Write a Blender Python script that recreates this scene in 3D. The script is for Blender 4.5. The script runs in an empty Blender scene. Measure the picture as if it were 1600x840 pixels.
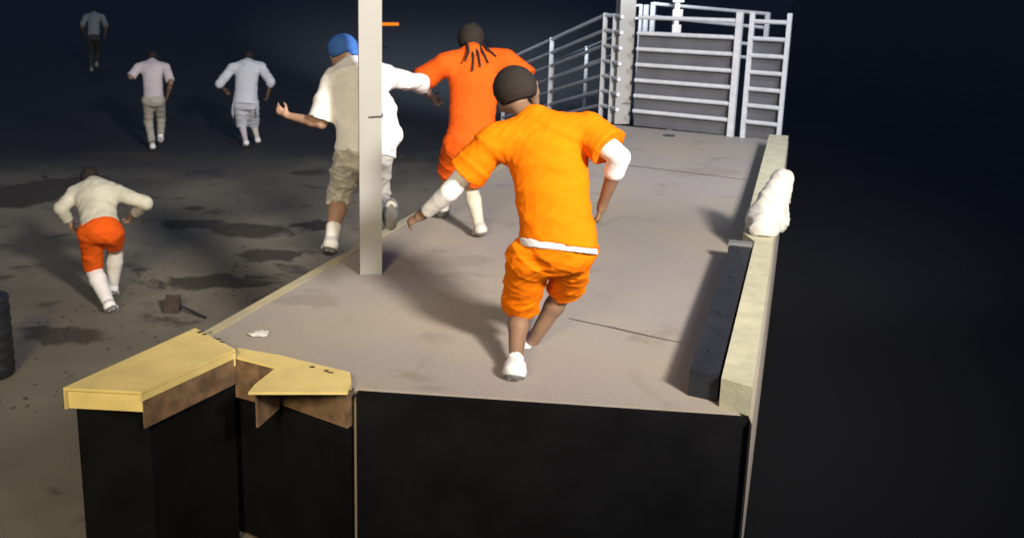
import bpy, bmesh, math, random
import numpy as np
from math import radians, sin, cos, atan, pi, sqrt
from mathutils import Vector, Matrix
random.seed(4); rng = np.random.default_rng(7)
C = bpy.context.scene.collection
sc = bpy.context.scene

# ------------------------------------------------------------------ camera
FPX = 1530.0; PITCH = atan(360/FPX); HC = 3.4; DECK = 1.15
cd = bpy.data.cameras.new('camera'); cam = bpy.data.objects.new('camera', cd); C.objects.link(cam)
cam.location = (0, 0, HC); cam.rotation_euler = (radians(90)-PITCH, 0, 0)
cd.sensor_width = 36; cd.lens = FPX/1600*36
cd.shift_x = 200/1600; cd.shift_y = -120/1600      # the lens axis of the surveillance camera
cd.dof.use_dof = True; cd.dof.focus_distance = 3.4; cd.dof.aperture_fstop = 6.0   # fixed-focus surveillance lens, everything a little soft
cd.clip_start = 0.05; cd.clip_end = 1500
sc.camera = cam
# ------------------------------------------------------------------ night sky, exposure
w = bpy.data.worlds.new('World'); sc.world = w; w.use_nodes = True
bg = w.node_tree.nodes['Background']
bg.inputs[0].default_value = (0.17, 0.26, 0.50, 1); bg.inputs[1].default_value = 0.34
vs = sc.view_settings; vs.view_transform = 'Standard'; vs.look = 'None'; vs.exposure = 0; vs.gamma = 1
vs.use_curve_mapping = False
# ------------------------------------------------------------------ flood lamps of the yard, plus two added fills
def spot(name, loc, tgt, power, col, size=70, blend=0.6, radius=0.15):
    l = bpy.data.lights.new(name, 'SPOT'); l.energy = power; l.color = col
    l.spot_size = radians(size); l.spot_blend = blend; l.shadow_soft_size = radius
    o = bpy.data.objects.new(name, l); C.objects.link(o); o.location = loc
    o.rotation_euler = (Vector(tgt)-Vector(loc)).to_track_quat('-Z', 'Y').to_euler(); return o
spot('flood_lamp', (4.6, -2.2, 7.0), (-0.4, 15.5, 0.4), 12500, (1.0, 0.92, 0.84), 56, 1.0, 0.7)
spot('deck_lamp', (3.2, -1.2, 7.0), (1.6, 9.5, 1.15), 650, (1.0, 0.90, 0.82), 66, 0.9, 0.7)
spot('warm_fill', (-2.6, -2.6, 6.0), (-1.6, 10.0, 0.6), 3600, (1.0, 0.80, 0.46), 56, 1.0, 1.0)  # added unseen warm fill near the camera, thins the shadows
spot('fence_lamp', (6.4, 6.2, 6.3), (3.9, 13.4, 1.5), 1700, (0.84, 0.88, 1.0), 74, 0.8, 0.2)
spot('far_ground_fill', (3.0, -3.0, 9.5), (3.0, 50.0, 0.0), 230000, (0.82, 0.92, 1.0), 24, 1.0, 0.4)  # added unseen fill, brightens the far ground behind the runners

# ------------------------------------------------------------------ pixel -> world helpers (the photo's own measurements)
cp, sp = cos(PITCH), sin(PITCH)
def ray(px, py):
    u = (px-600)/FPX; v = (300-py)/FPX
    return Vector((u, cp+v*sp, -sp+v*cp))
def G(px, py, z):
    d = ray(px, py); t = (z-HC)/d.z
    return Vector((0, 0, HC))+d*t
def W(px, py, Y):
    d = ray(px, py); return Vector((0, 0, HC))+d*(Y/d.y)

# ------------------------------------------------------------------ materials
def nmat(name, col, rough=0.7, metal=0.0, var=0.15, scale=6.0, bump=0.0, bscale=60.0, col2=None, spec=0.5, detail=5, mask=(0.35, 0.65)):
    m = bpy.data.materials.new(name); m.use_nodes = True; nt = m.node_tree; N = nt.nodes; L = nt.links
    b = N['Principled BSDF']; b.inputs['Roughness'].default_value = rough; b.inputs['Metallic'].default_value = metal
    b.inputs['Specular IOR Level'].default_value = spec
    tc = N.new('ShaderNodeTexCoord'); n = N.new('ShaderNodeTexNoise'); n.inputs['Scale'].default_value = scale
    n.inputs['Detail'].default_value = detail; L.new(tc.outputs['Object'], n.inputs['Vector'])
    r = N.new('ShaderNodeMapRange'); r.inputs['From Min'].default_value = mask[0]; r.inputs['From Max'].default_value = mask[1]
    L.new(n.outputs['Fac'], r.inputs['Value'])
    mx = N.new('ShaderNodeMix'); mx.data_type = 'RGBA'
    c2 = col2 or tuple(c*(1-var) for c in col)
    mx.inputs['A'].default_value = (*c2, 1); mx.inputs['B'].default_value = (*col, 1)
    L.new(r.outputs['Result'], mx.inputs['Factor']); L.new(mx.outputs['Result'], b.inputs['Base Color'])
    if bump:
        n2 = N.new('ShaderNodeTexNoise'); n2.inputs['Scale'].default_value = bscale; n2.inputs['Detail'].default_value = 4
        L.new(tc.outputs['Object'], n2.inputs['Vector'])
        bp = N.new('ShaderNodeBump'); bp.inputs['Strength'].default_value = bump; bp.inputs['Distance'].default_value = 0.01
        L.new(n2.outputs['Fac'], bp.inputs['Height']); L.new(bp.outputs['Normal'], b.inputs['Normal'])
    return m
def floor_mat(name, a, bcol, dark, rough, s1=0.7, s2=9.0, far=None, stains_and_shade=(), stain_shade_col=(0.062, 0.055, 0.045)):
    """mottled floor: broad tone, dirty blotches, fine grit; optional darker asphalt beyond the apron"""
    m = bpy.data.materials.new(name); m.use_nodes = True; nt = m.node_tree; N = nt.nodes; L = nt.links
    b = N['Principled BSDF']; b.inputs['Specular IOR Level'].default_value = 0.10
    g = N.new('ShaderNodeNewGeometry')
    def noise(s, d, rr=0.55, dist=0.0):
        n = N.new('ShaderNodeTexNoise'); n.inputs['Scale'].default_value = s; n.inputs['Detail'].default_value = d
        n.inputs['Roughness'].default_value = rr; n.inputs['Distortion'].default_value = dist
        L.new(g.outputs['Position'], n.inputs['Vector']); return n.outputs['Fac']
    def rng_(x, lo, hi):
        r = N.new('ShaderNodeMapRange'); r.interpolation_type = 'SMOOTHSTEP'
        r.inputs['From Min'].default_value = lo; r.inputs['From Max'].default_value = hi
        L.new(x, r.inputs['Value']); return r.outputs['Result']
    def mix(f, A, B):
        x = N.new('ShaderNodeMix'); x.data_type = 'RGBA'
        for k, v in (('A', A), ('B', B)):
            if isinstance(v, tuple): x.inputs[k].default_value = (*v, 1)
            else: L.new(v, x.inputs[k])
        L.new(f, x.inputs['Factor']); return x.outputs['Result']
    c = mix(rng_(noise(s1, 4), 0.35, 0.65), a, bcol)
    c = mix(rng_(noise(s1*2.3, 6, 0.6, 0.6), 0.56, 0.70), c, dark)
    gr = rng_(noise(s2*9, 6, 0.7), 0.2, 0.85)
    mm = N.new('ShaderNodeMix'); mm.data_type = 'RGBA'; mm.blend_type = 'MULTIPLY'; mm.inputs['Factor'].default_value = 0.28
    L.new(c, mm.inputs['A']); L.new(gr, mm.inputs['B']); c = mm.outputs['Result']
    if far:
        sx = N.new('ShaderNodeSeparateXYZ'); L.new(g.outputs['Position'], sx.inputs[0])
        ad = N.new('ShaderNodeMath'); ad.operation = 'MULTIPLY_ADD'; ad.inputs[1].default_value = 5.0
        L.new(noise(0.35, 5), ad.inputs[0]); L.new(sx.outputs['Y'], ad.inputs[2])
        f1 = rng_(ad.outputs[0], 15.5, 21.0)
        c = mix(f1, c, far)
        # right of the dock: ground colour dropped to near black, painted night darkness
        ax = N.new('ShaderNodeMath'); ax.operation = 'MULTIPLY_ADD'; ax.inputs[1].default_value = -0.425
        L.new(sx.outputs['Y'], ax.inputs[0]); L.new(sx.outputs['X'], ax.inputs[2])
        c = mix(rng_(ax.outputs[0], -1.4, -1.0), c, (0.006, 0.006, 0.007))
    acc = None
    for (cx, cy, rx, ry) in stains_and_shade:
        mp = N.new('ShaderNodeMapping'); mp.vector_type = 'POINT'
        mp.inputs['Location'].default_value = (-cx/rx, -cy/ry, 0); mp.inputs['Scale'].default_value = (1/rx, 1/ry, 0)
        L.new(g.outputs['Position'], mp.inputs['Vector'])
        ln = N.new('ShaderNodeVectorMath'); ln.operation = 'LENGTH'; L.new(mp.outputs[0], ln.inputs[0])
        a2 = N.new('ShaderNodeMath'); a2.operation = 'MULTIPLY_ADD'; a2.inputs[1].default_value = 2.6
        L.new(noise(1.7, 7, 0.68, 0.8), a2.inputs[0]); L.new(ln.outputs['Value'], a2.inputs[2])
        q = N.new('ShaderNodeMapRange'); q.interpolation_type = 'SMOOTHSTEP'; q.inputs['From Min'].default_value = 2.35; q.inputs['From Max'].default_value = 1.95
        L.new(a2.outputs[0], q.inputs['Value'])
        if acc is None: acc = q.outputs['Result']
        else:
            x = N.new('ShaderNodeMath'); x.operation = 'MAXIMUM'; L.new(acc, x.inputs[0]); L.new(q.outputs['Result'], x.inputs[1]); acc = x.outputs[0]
    if acc is not None: c = mix(acc, c, stain_shade_col)
    L.new(c, b.inputs['Base Color'])
    rr = N.new('ShaderNodeMapRange'); L.new(noise(s1*2, 4), rr.inputs['Value'])
    rr.inputs['To Min'].default_value = rough-0.12; rr.inputs['To Max'].default_value = rough+0.12
    L.new(rr.outputs['Result'], b.inputs['Roughness'])
    bp = N.new('ShaderNodeBump'); bp.inputs['Strength'].default_value = 0.15; bp.inputs['Distance'].default_value = 0.01
    L.new(noise(s2*6, 5, 0.7), bp.inputs['Height']); L.new(bp.outputs['Normal'], b.inputs['Normal'])
    return m
def st(px, py, hw, hh, z=0):   # one floor stain, some of them painted shade: centre and half sizes
    c = G(px, py, z); return (c.x, c.y, (G(px+hw, py, z)-c).length, (G(px, py-hh, z)-G(px, py+hh, z)).length/2)
M = {}
M['deck'] = floor_mat('deck_concrete', (0.355, 0.322, 0.300), (0.395, 0.35, 0.285), (0.30, 0.265, 0.22), 0.55, 0.8, 9, stains_and_shade=[st(*q, DECK) for q in ((690, 405, 90, 13), (470, 470, 70, 10), (1090, 268, 80, 7))], stain_shade_col=(0.27, 0.24, 0.205))  # first dark patch paints the shadow at the second runner's feet
M['ground'] = floor_mat('apron_concrete', (0.165, 0.148, 0.120), (0.235, 0.212, 0.165), (0.08, 0.072, 0.06), 0.75, 0.55, 7, far=(0.032, 0.034, 0.037), stains_and_shade=[st(*q) for q in ((300, 350, 62, 9), (395, 360, 75, 13), (303, 326, 26, 5), (487, 270, 34, 5), (430, 398, 70, 10), (335, 440, 110, 13), (90, 522, 80, 14), (70, 300, 110, 26), (490, 352, 50, 8), (200, 245, 90, 7), (590, 250, 60, 8))])  # includes painted darkness at the far left, outside the light pool
M['cream'] = nmat('cream_paint', (0.28, 0.278, 0.272), 0.5, var=0.07, scale=2, bump=0.05, bscale=40)
M['cream_yellow'] = nmat('cream_curb_paint', (0.55, 0.53, 0.36), 0.6, var=0.2, scale=7, bump=0.2)
M['yellow'] = nmat('yellow_paint', (0.74, 0.60, 0.23), 0.5, var=0.25, scale=5, bump=0.2, bscale=50, col2=(0.60, 0.48, 0.19), mask=(0.3, 0.7))
M['scuff'] = nmat('bare_scuffed_steel', (0.05, 0.035, 0.02), 0.6, 0.4, var=0.4, scale=30)
M['edge'] = nmat('worn_yellow_edge', (0.42, 0.37, 0.22), 0.6, var=0.3, scale=4, bump=0.15, col2=(0.33, 0.30, 0.22))
M['galv'] = nmat('galvanised_steel', (0.60, 0.63, 0.68), 0.42, 0.1, var=0.15, scale=12, bump=0.05)
M['sheet'] = nmat('grey_sheet', (0.125, 0.13, 0.15), 0.6, 0.2, var=0.2, scale=3, bump=0.05)
M['darkmetal'] = nmat('dark_metal', (0.05, 0.05, 0.055), 0.5, 0.6, var=0.3, scale=10)
M['rubber'] = nmat('black_rubber', (0.018, 0.02, 0.026), 0.55, var=0.4, scale=8, bump=0.2)
M['facing'] = nmat('matt_black_facing', (0.008, 0.008, 0.009), 0.95, var=0.4, scale=3, bump=0.2, spec=0.03)
M['greycap'] = nmat('grey_plastic', (0.18, 0.18, 0.18), 0.5, var=0.2)
M['brown'] = nmat('rust_and_shade_brown', (0.24, 0.15, 0.085), 0.7, 0.2, var=0.5, scale=12)
M['chock'] = nmat('dark_brown_rubber', (0.045, 0.028, 0.022), 0.7, var=0.4, scale=12)
M['grit'] = nmat('dull_stone', (0.075, 0.068, 0.058), 0.9, var=0.4, scale=3)
M['stain'] = nmat('damp_concrete', (0.085, 0.078, 0.068), 0.45, var=0.5, scale=3, bump=0.1)
M['joint'] = nmat('joint_sealant', (0.06, 0.052, 0.05), 0.8, var=0.4, scale=8)
M['paper'] = nmat('white_paper', (0.62, 0.6, 0.58), 0.8, var=0.1)
M['sack'] = nmat('white_sackcloth', (0.60, 0.59, 0.54), 0.9, var=0.12, scale=10, bump=0.4, bscale=120)
fab = dict(bump=0.35, bscale=300, spec=0.05)
M['or_bright'] = nmat('bright_orange_cotton', (0.80, 0.18, 0.003), 0.85, var=0.08, scale=9, **fab)
M['or_red'] = nmat('red_orange_cotton', (0.66, 0.095, 0.010), 0.85, var=0.12, scale=9, **fab)
M['white'] = nmat('white_cotton', (0.74, 0.74, 0.75), 0.9, var=0.12, scale=8, **fab)
M['offwhite'] = nmat('offwhite_cotton', (0.52, 0.51, 0.43), 0.9, var=0.2, scale=8, **fab)
M['mauve'] = nmat('greyed_white_cotton', (0.50, 0.46, 0.50), 0.9, var=0.12, scale=8, **fab)
M['blueish'] = nmat('cool_white_cotton', (0.50, 0.53, 0.60), 0.9, var=0.12, scale=8, **fab)
M['grey'] = nmat('grey_cotton', (0.22, 0.25, 0.25), 0.9, var=0.12, scale=8, **fab)
M['khaki'] = nmat('khaki_cotton', (0.52, 0.51, 0.47), 0.9, var=0.2, scale=8, **fab)
M['beige'] = nmat('beige_cotton', (0.36, 0.35, 0.31), 0.9, var=0.2, scale=8, **fab)
M['darkcloth'] = nmat('dark_cotton', (0.05, 0.055, 0.05), 0.9, var=0.2, scale=8, **fab)
M['blue'] = nmat('blue_knit', (0.055, 0.16, 0.52), 0.8, var=0.2, scale=20, **fab)
M['skin_brown'] = nmat('brown_skin', (0.20, 0.12, 0.075), 0.55, var=0.12, scale=14, bump=0.1, bscale=90)
M['skin_tan'] = nmat('tan_skin', (0.36, 0.22, 0.15), 0.55, var=0.12, scale=14, bump=0.1, bscale=90)
M['skin_pale'] = nmat('light_skin', (0.46, 0.32, 0.25), 0.55, var=0.12, scale=14, bump=0.1, bscale=90)
M['hair'] = nmat('black_hair', (0.026, 0.021, 0.019), 0.75, var=0.2, scale=60, bump=0.6, bscale=220, spec=0.15)
am = bpy.data.materials.new('lit_amber_lens'); am.use_nodes = True
ab = am.node_tree.nodes['Principled BSDF']; ab.inputs['Base Color'].default_value = (0.02, 0.005, 0.001, 1); ab.inputs['Specular IOR Level'].default_value = 0.0
ab.inputs['Emission Color'].default_value = (1.0, 0.27, 0.01, 1); ab.inputs['Emission Strength'].default_value = 1.0
M['amber'] = am

# ------------------------------------------------------------------ object helpers
def tag(o, label=None, cat=None, group=None, kind=None):
    if label: o['label'] = label
    if cat: o['category'] = cat
    if group: o['group'] = group
    if kind: o['kind'] = kind
    return o
def empty(name, loc=(0, 0, 0)):
    o = bpy.data.objects.new(name, None); C.objects.link(o); o.location = loc; o.empty_display_size = 0.1
    bpy.context.view_layer.update(); return o
def link_mesh(name, me, mat, parent=None, smooth=False):
    o = bpy.data.objects.new(name, me); C.objects.link(o); me.materials.append(mat)
    if smooth: me.polygons.foreach_set('use_smooth', [True]*len(me.polygons))
    if parent:
        o.parent = parent; o.matrix_parent_inverse = Matrix.Translation(-parent_world(parent))
    return o
def parent_world(p):
    v = Vector((0, 0, 0))
    while p: v += p.location; p = p.parent
    return v
def bm_obj(name, bm, mat, parent=None, smooth=False, bevel=0):
    if bevel:
        bmesh.ops.bevel(bm, geom=[e for e in bm.edges if len(e.link_faces) == 2 and e.calc_face_angle(0) > 0.5], offset=bevel, segments=2, affect='EDGES', profile=0.5)
    bmesh.ops.recalc_face_normals(bm, faces=bm.faces)
    me = bpy.data.meshes.new(name); bm.to_mesh(me); bm.free()
    return link_mesh(name, me, mat, parent, smooth)
def prism(bm, pts, z0, z1):
    """closed polygon of (x, y) extruded between z0 and z1 (numbers or per-point lists)"""
    n = len(pts); za = z0 if isinstance(z0, (list, tuple)) else [z0]*n; zb = z1 if isinstance(z1, (list, tuple)) else [z1]*n
    lo = [bm.verts.new((p[0], p[1], a)) for p, a in zip(pts, za)]; hi = [bm.verts.new((p[0], p[1], b)) for p, b in zip(pts, zb)]
    bm.faces.new(hi); bm.faces.new(lo[::-1])
    for i in range(n):
        j = (i+1) % n; bm.faces.new((lo[i], lo[j], hi[j], hi[i]))
def box(bm, c, sx, sy, sz, ang=0.0):
    h = [(-sx/2, -sy/2), (sx/2, -sy/2), (sx/2, sy/2), (-sx/2, sy/2)]; ca, sa = cos(ang), sin(ang)
    prism(bm, [(c[0]+x*ca-y*sa, c[1]+x*sa+y*ca) for x, y in h], c[2]-sz/2, c[2]+sz/2)
def tube(bm, a, b, r, r2=None, seg=12):
    a = Vector(a); b = Vector(b); r2 = r if r2 is None else r2
    z = (b-a).normalized(); x = z.orthogonal().normalized(); y = z.cross(x)
    A = [bm.verts.new(a+(x*cos(t)+y*sin(t))*r) for t in [2*pi*i/seg for i in range(seg)]]
    B = [bm.verts.new(b+(x*cos(t)+y*sin(t))*r2) for t in [2*pi*i/seg for i in range(seg)]]
    for i in range(seg): bm.faces.new((A[i], A[(i+1) % seg], B[(i+1) % seg], B[i]))
    bm.faces.new(A[::-1]); bm.faces.new(B)
def lathe(bm, c, prof, seg=32):
    rings = []
    for r, z in prof: rings.append([bm.verts.new((c[0]+r*cos(2*pi*i/seg), c[1]+r*sin(2*pi*i/seg), c[2]+z)) for i in range(seg)])
    for R, S in zip(rings, rings[1:]):
        for i in range(seg): bm.faces.new((R[i], R[(i+1) % seg], S[(i+1) % seg], S[i]))
    bm.faces.new(rings[0][::-1]); bm.faces.new(rings[-1])

# ------------------------------------------------------------------ ground
bm = bmesh.new()
v = [bm.verts.new(p) for p in ((-700, -40, 0), (700, -40, 0), (700, 900, 0), (-700, 900, 0))]; bm.faces.new(v)
tag(bm_obj('ground', bm, M['ground']), kind='structure', label='dirty grey concrete yard fading into dark asphalt')

# ------------------------------------------------------------------ dock deck: d1 runs along the dock, d2 across it
d1 = Vector((0.4265, 0.9045, 0)); d2 = Vector((0.82, -0.572, 0))
E0 = Vector((-1.09, 5.84, 0)); CR = Vector((1.94, 5.48, 0)); dr = Vector((0.40, 0.9165, 0)).normalized()
def xe(y): return E0.x+(y-E0.y)*d1.x/d1.y           # left edge
def xc(y): return CR.x+(y-CR.y)*dr.x/dr.y            # foot of the right curb
def along0(y, off):
    return (xc(y)+dr.y*off, y-dr.x*off)
P_near_l = Vector((xe(5.66), 5.66, 0))
deck_poly = [(xe(5.62), 5.62), (-0.88, 5.48), (-0.16, 4.93), (1.86, 4.62), along0(4.62, 0.30)]
far_l = Vector((xe(14.05), 14.05, 0)); far_r = Vector((5.22, 12.38, 0))
deck_poly += [(5.20, 12.40), (xe(14.05)+0.02, 14.0)]
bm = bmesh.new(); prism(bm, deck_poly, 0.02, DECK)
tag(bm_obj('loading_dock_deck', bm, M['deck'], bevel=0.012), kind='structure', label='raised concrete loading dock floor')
# added matt black facing that keeps the near end of the dock dark
bm = bmesh.new(); a = Vector((-0.14, 4.92, 0)); b = Vector((1.86, 4.61, 0)); n_ = Vector((-0.15, -0.985, 0))
prism(bm, [a[:2], b[:2], (b+n_*0.06)[:2], (a+n_*0.06)[:2]], 0.02, DECK-0.01)
prism(bm, [(-1.20, 5.60), (-0.90, 5.465), (-0.17, 4.912), (-0.21, 4.86), (-0.94, 5.41), (-1.24, 5.54)], 0.02, 0.93)
tag(bm_obj('added_dark_facing', bm, M['facing'], bevel=0.01), 'added matt black facing keeping the near end of the loading dock dark', 'dock facing')
# worn yellow edge band along the left side of the dock
bm = bmesh.new(); q = []
a = Vector((xe(5.72), 5.72, 0)); b = Vector((xe(13.9), 13.9, 0)); nrm = Vector((d1.y, -d1.x, 0))
prism(bm, [(a+nrm*0.012)[:2], (a+nrm*0.085)[:2], (b+nrm*0.085)[:2], (b+nrm*0.012)[:2]], DECK+0.0005, DECK+0.006)
tag(bm_obj('dock_edge_marking', bm, M['edge']), kind='structure', label='worn pale yellow strip along the dock edge')
# sealed joints across the deck
for yy in ((915, 503), (1010, 262)):
    bm = bmesh.new(); p = G(*yy, DECK)
    for s0, s1 in ((-0.12, 0.62),) if yy[0] == 915 else ((-1.9, 1.1),):
        a = p+d2*s0; b = p+d2*s1
        n = 7; L_ = []; R_ = []
        for i in range(n+1):
            c = a.lerp(b, i/n); wv = (0.006 if yy[0] == 915 else 0.007)*(0.5+0.8*random.random())*(0.3 if i in (0, n) else 1)
            c = c+d1*random.uniform(-0.006, 0.006)
            L_.append((c+d1*wv)[:2]); R_.append((c-d1*wv)[:2])
        prism(bm, R_+L_[::-1], DECK+0.0005, DECK+0.004)
    tag(bm_obj('deck_joint', bm, M['joint']), kind='structure', label='thin dark joint line in the dock floor')

# cream curb on the right side, black bumper in front of it
def along(y, off=0.0): # point beside the curb foot
    p = Vector((xc(y), y, 0)); n = Vector((dr.y, -dr.x, 0)); return p+n*off
bm = bmesh.new()
prism(bm, [along(4.75, 0.13)[:2], along(4.7, 0.285)[:2], along(12.0, 0.22)[:2], along(12.0, 0.0)[:2], along(7.5, 0.03)[:2], along(7.28, 0.13)[:2]], DECK+0.001, DECK+0.16)
tag(bm_obj('cream_curb', bm, M['cream_yellow'], bevel=0.015), 'long low cream painted curb along the right side of the dock', 'curb')
bump = empty('rubber_bumper', along(6.0)+Vector((0, 0, DECK)))
tag(bump, 'long black rubber bumper lying against the cream curb', 'bumper')
bm = bmesh.new()
prism(bm, [along(4.82, -0.035)[:2], along(4.80, 0.115)[:2], along(7.15, 0.115)[:2], along(7.15, -0.035)[:2]], DECK+0.001, DECK+0.15)
bm_obj('rubber_block', bm, M['rubber'], bump, bevel=0.02)
bm = bmesh.new()
prism(bm, [along(7.155, -0.05)[:2], along(7.155, 0.12)[:2], along(7.23, 0.12)[:2], along(7.23, -0.05)[:2]], DECK+0.001, DECK+0.17)
bm_obj('end_plate', bm, M['greycap'], bump, bevel=0.006)
for yy in (5.1, 5.7, 6.4, 7.0):
    bm = bmesh.new(); c = along(yy, 0.04); tube(bm, (c.x, c.y, DECK+0.148), (c.x, c.y, DECK+0.158), 0.016, seg=10); bm_obj('bolt_head', bm, M['darkmetal'], bump)

# ------------------------------------------------------------------ yellow steel frame at the near corner
A0 = G(305, 512, 1.25); A1 = G(368, 545, 1.25); A2 = G(235, 605, 1.25); A3 = G(110, 600, 1.25)
ad = (A3-A0).normalized()
fr = empty('steel_edge_frame', (A1.x, A1.y, 1.0))
tag(fr, 'scuffed yellow steel channel frame round an open slot at the near corner of the dock', 'steel frame')
def plate(name, pts, z0, z1, mat, bev=0.006):
    bm = bmesh.new(); prism(bm, [p[:2] for p in pts], z0, z1); return bm_obj(name, bm, mat, fr, bevel=bev)
Aend0 = A0+ad*1.0; Aend1 = A2+(A2-A1).normalized()*0.06
plate('channel_beam', [A0, A1, Aend1, Aend0], 1.235, 1.25, M['yellow'], 0.004)
# down-turned flanges of the beam
def flange(name, a, b, z0, z1, t=0.012, mat='yellow'):
    d = (b-a).normalized(); n = Vector((-d.y, d.x, 0))
    bm = bmesh.new(); prism(bm, [a[:2], b[:2], (b+n*t)[:2], (a+n*t)[:2]], z0, z1); return bm_obj(name, bm, M[mat], fr)
flange('flange', A0+ad*0.02, Aend0, 1.13, 1.232)
flange('flange', Aend1, A1, 1.195, 1.232)
flange('web', Aend1-ad*0.01, A1, 1.04, 1.192, mat='brown')  # brown colour paints the shade under the beam edge
flange('end_flange', Aend0-ad*0.015, Aend1-ad*0.015, 1.13, 1.232)
flange('end_flange', A1-Vector((0, 0.01, 0)), A0, 1.154, 1.232)
B = [G(372, 543, 1.2), G(440, 555, 1.2), G(547, 581, 1.2), G(549, 596, 1.2), G(543, 612, 1.2), G(388, 612, 1.2), G(398, 600, 1.2), G(432, 573, 1.2), G(366, 556, 1.2)]
plate('cross_plate', B, 1.185, 1.2, M['yellow'], 0.004)
flange('flange', B[8]+Vector((0, -0.004, 0)), B[7], 0.95, 1.18, mat='brown')
flange('flange', B[7], B[6], 0.95, 1.18, mat='brown')
flange('flange', B[3], B[2], 1.154, 1.182)
bm = bmesh.new(); prism(bm, [(-1.20, 5.60), (-0.90, 5.465), (-0.17, 4.912), (-0.20, 4.87), (-0.93, 5.42), (-1.23, 5.55)], 0.94, DECK-0.005); bm_obj('back_plate', bm, M['brown'], fr)
# inside of the slot: rusty tray, lever and hinge pin
bm = bmesh.new(); T = [G(x, y, 0.80) for x, y in ((215, 552), (452, 552), (425, 622), (190, 622))]
prism(bm, [p[:2] for p in T], 0.74, 0.80); bm_obj('tray', bm, M['brown'], fr)
bm = bmesh.new(); sd_ = (A1-A0).normalized()*0.03
prism(bm, [(A0+sd_)[:2], (A1-sd_)[:2], (Aend1-sd_-ad*0.06)[:2], (Aend0+sd_-ad*0.06)[:2]], 0.005, 1.228); bm_obj('support_block', bm, M['facing'], fr)
c = G(338, 592, 0.95); bm = bmesh.new(); tube(bm, (c.x, c.y, 0.80), (c.x, c.y, 1.02), 0.018); bm_obj('lever', bm, M['darkmetal'], fr)
c = G(300, 598, 0.9); bm = bmesh.new(); tube(bm, c-d2*0.12, c+d2*0.12, 0.02); bm_obj('hinge_pin', bm, M['darkmetal'], fr)
for px, py in ((312, 519), (320, 522), (336, 528), (341, 530), (329, 519), (347, 534)):
    c = G(px, py, 1.25); bm = bmesh.new(); s = random.uniform(0.6, 1.3)
    pts = [(c.x+0.016*s*cos(t)*random.uniform(.6, 1.2), c.y+0.011*s*sin(t)*random.uniform(.6, 1.2)) for t in [2*pi*i/8 for i in range(8)]]
    prism(bm, pts, 1.2505, 1.2525); bm_obj('scuff_mark', bm, M['scuff'], fr)
for px, py in ((488, 573), (510, 579), (516, 582)):
    c = G(px, py, 1.2); bm = bmesh.new()
    pts = [(c.x+0.017*cos(t)*random.uniform(.6, 1.2), c.y+0.012*sin(t)*random.uniform(.6, 1.2)) for t in [2*pi*i/8 for i in range(8)]]
    prism(bm, pts, 1.2005, 1.2025); bm_obj('scuff_mark', bm, M['scuff'], fr)

# ------------------------------------------------------------------ steel columns
def column(px, py, half, label, ztop, strap_z, group='painted posts standing on the dock'):
    c = G(px, py, DECK); t = empty('steel_post', (c.x, c.y, DECK)); tag(t, label, 'post', group)
    ang = math.atan2(d1.y, d1.x) if False else 0.06
    bm = bmesh.new(); box(bm, (c.x, c.y, (DECK+ztop)/2+0.001), half*2, half*2, ztop-DECK-0.002, ang); bm_obj('shaft', bm, M['cream'], t, bevel=0.018)
    bm = bmesh.new()
    for s, r in (((-half, -half-0.004), (half, -half-0.004)), ):
        tube(bm, (c.x-half*0.1, c.y-half-0.006, strap_z), (c.x+half+0.008, c.y-half-0.004, strap_z+0.006), 0.006, seg=8)
        tube(bm, (c.x+half+0.008, c.y-half-0.004, strap_z+0.006), (c.x+half+0.008, c.y+half, strap_z), 0.006, seg=8)
    bm_obj('cable_tie', bm, M['darkmetal'], t)
    return t
column(579, 424, 0.081, 'tall cream square post in front of the person in the blue cap', 5.6, W(590, 183, 6.9).z)
column(968, 192, 0.108, 'tall cream square post at the corner of the metal railings', 6.2, W(970, 165, 13.6).z)

# ------------------------------------------------------------------ railings
def rail_run(parent, a, b, zs, r=0.029, name='rail'):
    for z0, z1 in zs:
        bm = bmesh.new(); tube(bm, (a.x, a.y, z0), (b.x, b.y, z1), r, seg=10); bm_obj(name, bm, M['galv'], parent, smooth=False)
def post(parent, p, z0, z1, s=0.07, mat='galv', ang=-0.6):
    bm = bmesh.new(); box(bm, (p.x, p.y, (z0+z1)/2), s, s, z1-z0, ang); bm_obj('post', bm, M[mat], parent, bevel=0.008)
F0 = G(988, 197, DECK); F1 = G(1141, 213, DECK); F2 = G(1160, 215, DECK); F3 = G(1216, 221.5, DECK)
fz = [DECK+0.215*k for k in range(1, 8)]
fence_lbl = ['galvanised rail fence panel with grey sheet behind it, between the two posts', 'galvanised rail fence panel past the double post at the curb end']
for i, (a, b) in enumerate(((F0, F1), (F2, F3))):
    t = empty('railing_panel', (a.x, a.y, DECK)); tag(t, fence_lbl[i], 'railing', 'railings round the dock end')
    rail_run(t, a, b, [(z, z) for z in fz])
    if i == 1: post(t, a, DECK, DECK+1.62, 0.055); post(t, b, DECK, DECK+1.62, 0.05)
    else: post(t, b, DECK, DECK+1.62, 0.075)
    off = Vector((0.57, 0.82, 0))*0.05
    bm = bmesh.new(); pa, pb = a+off, b+off
    prism(bm, [pa[:2], pb[:2], (pb+off*0.1)[:2], (pa+off*0.1)[:2]], DECK+0.004, fz[5]+0.005); bm_obj('sheet_panel', bm, M['sheet'], t)
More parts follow.
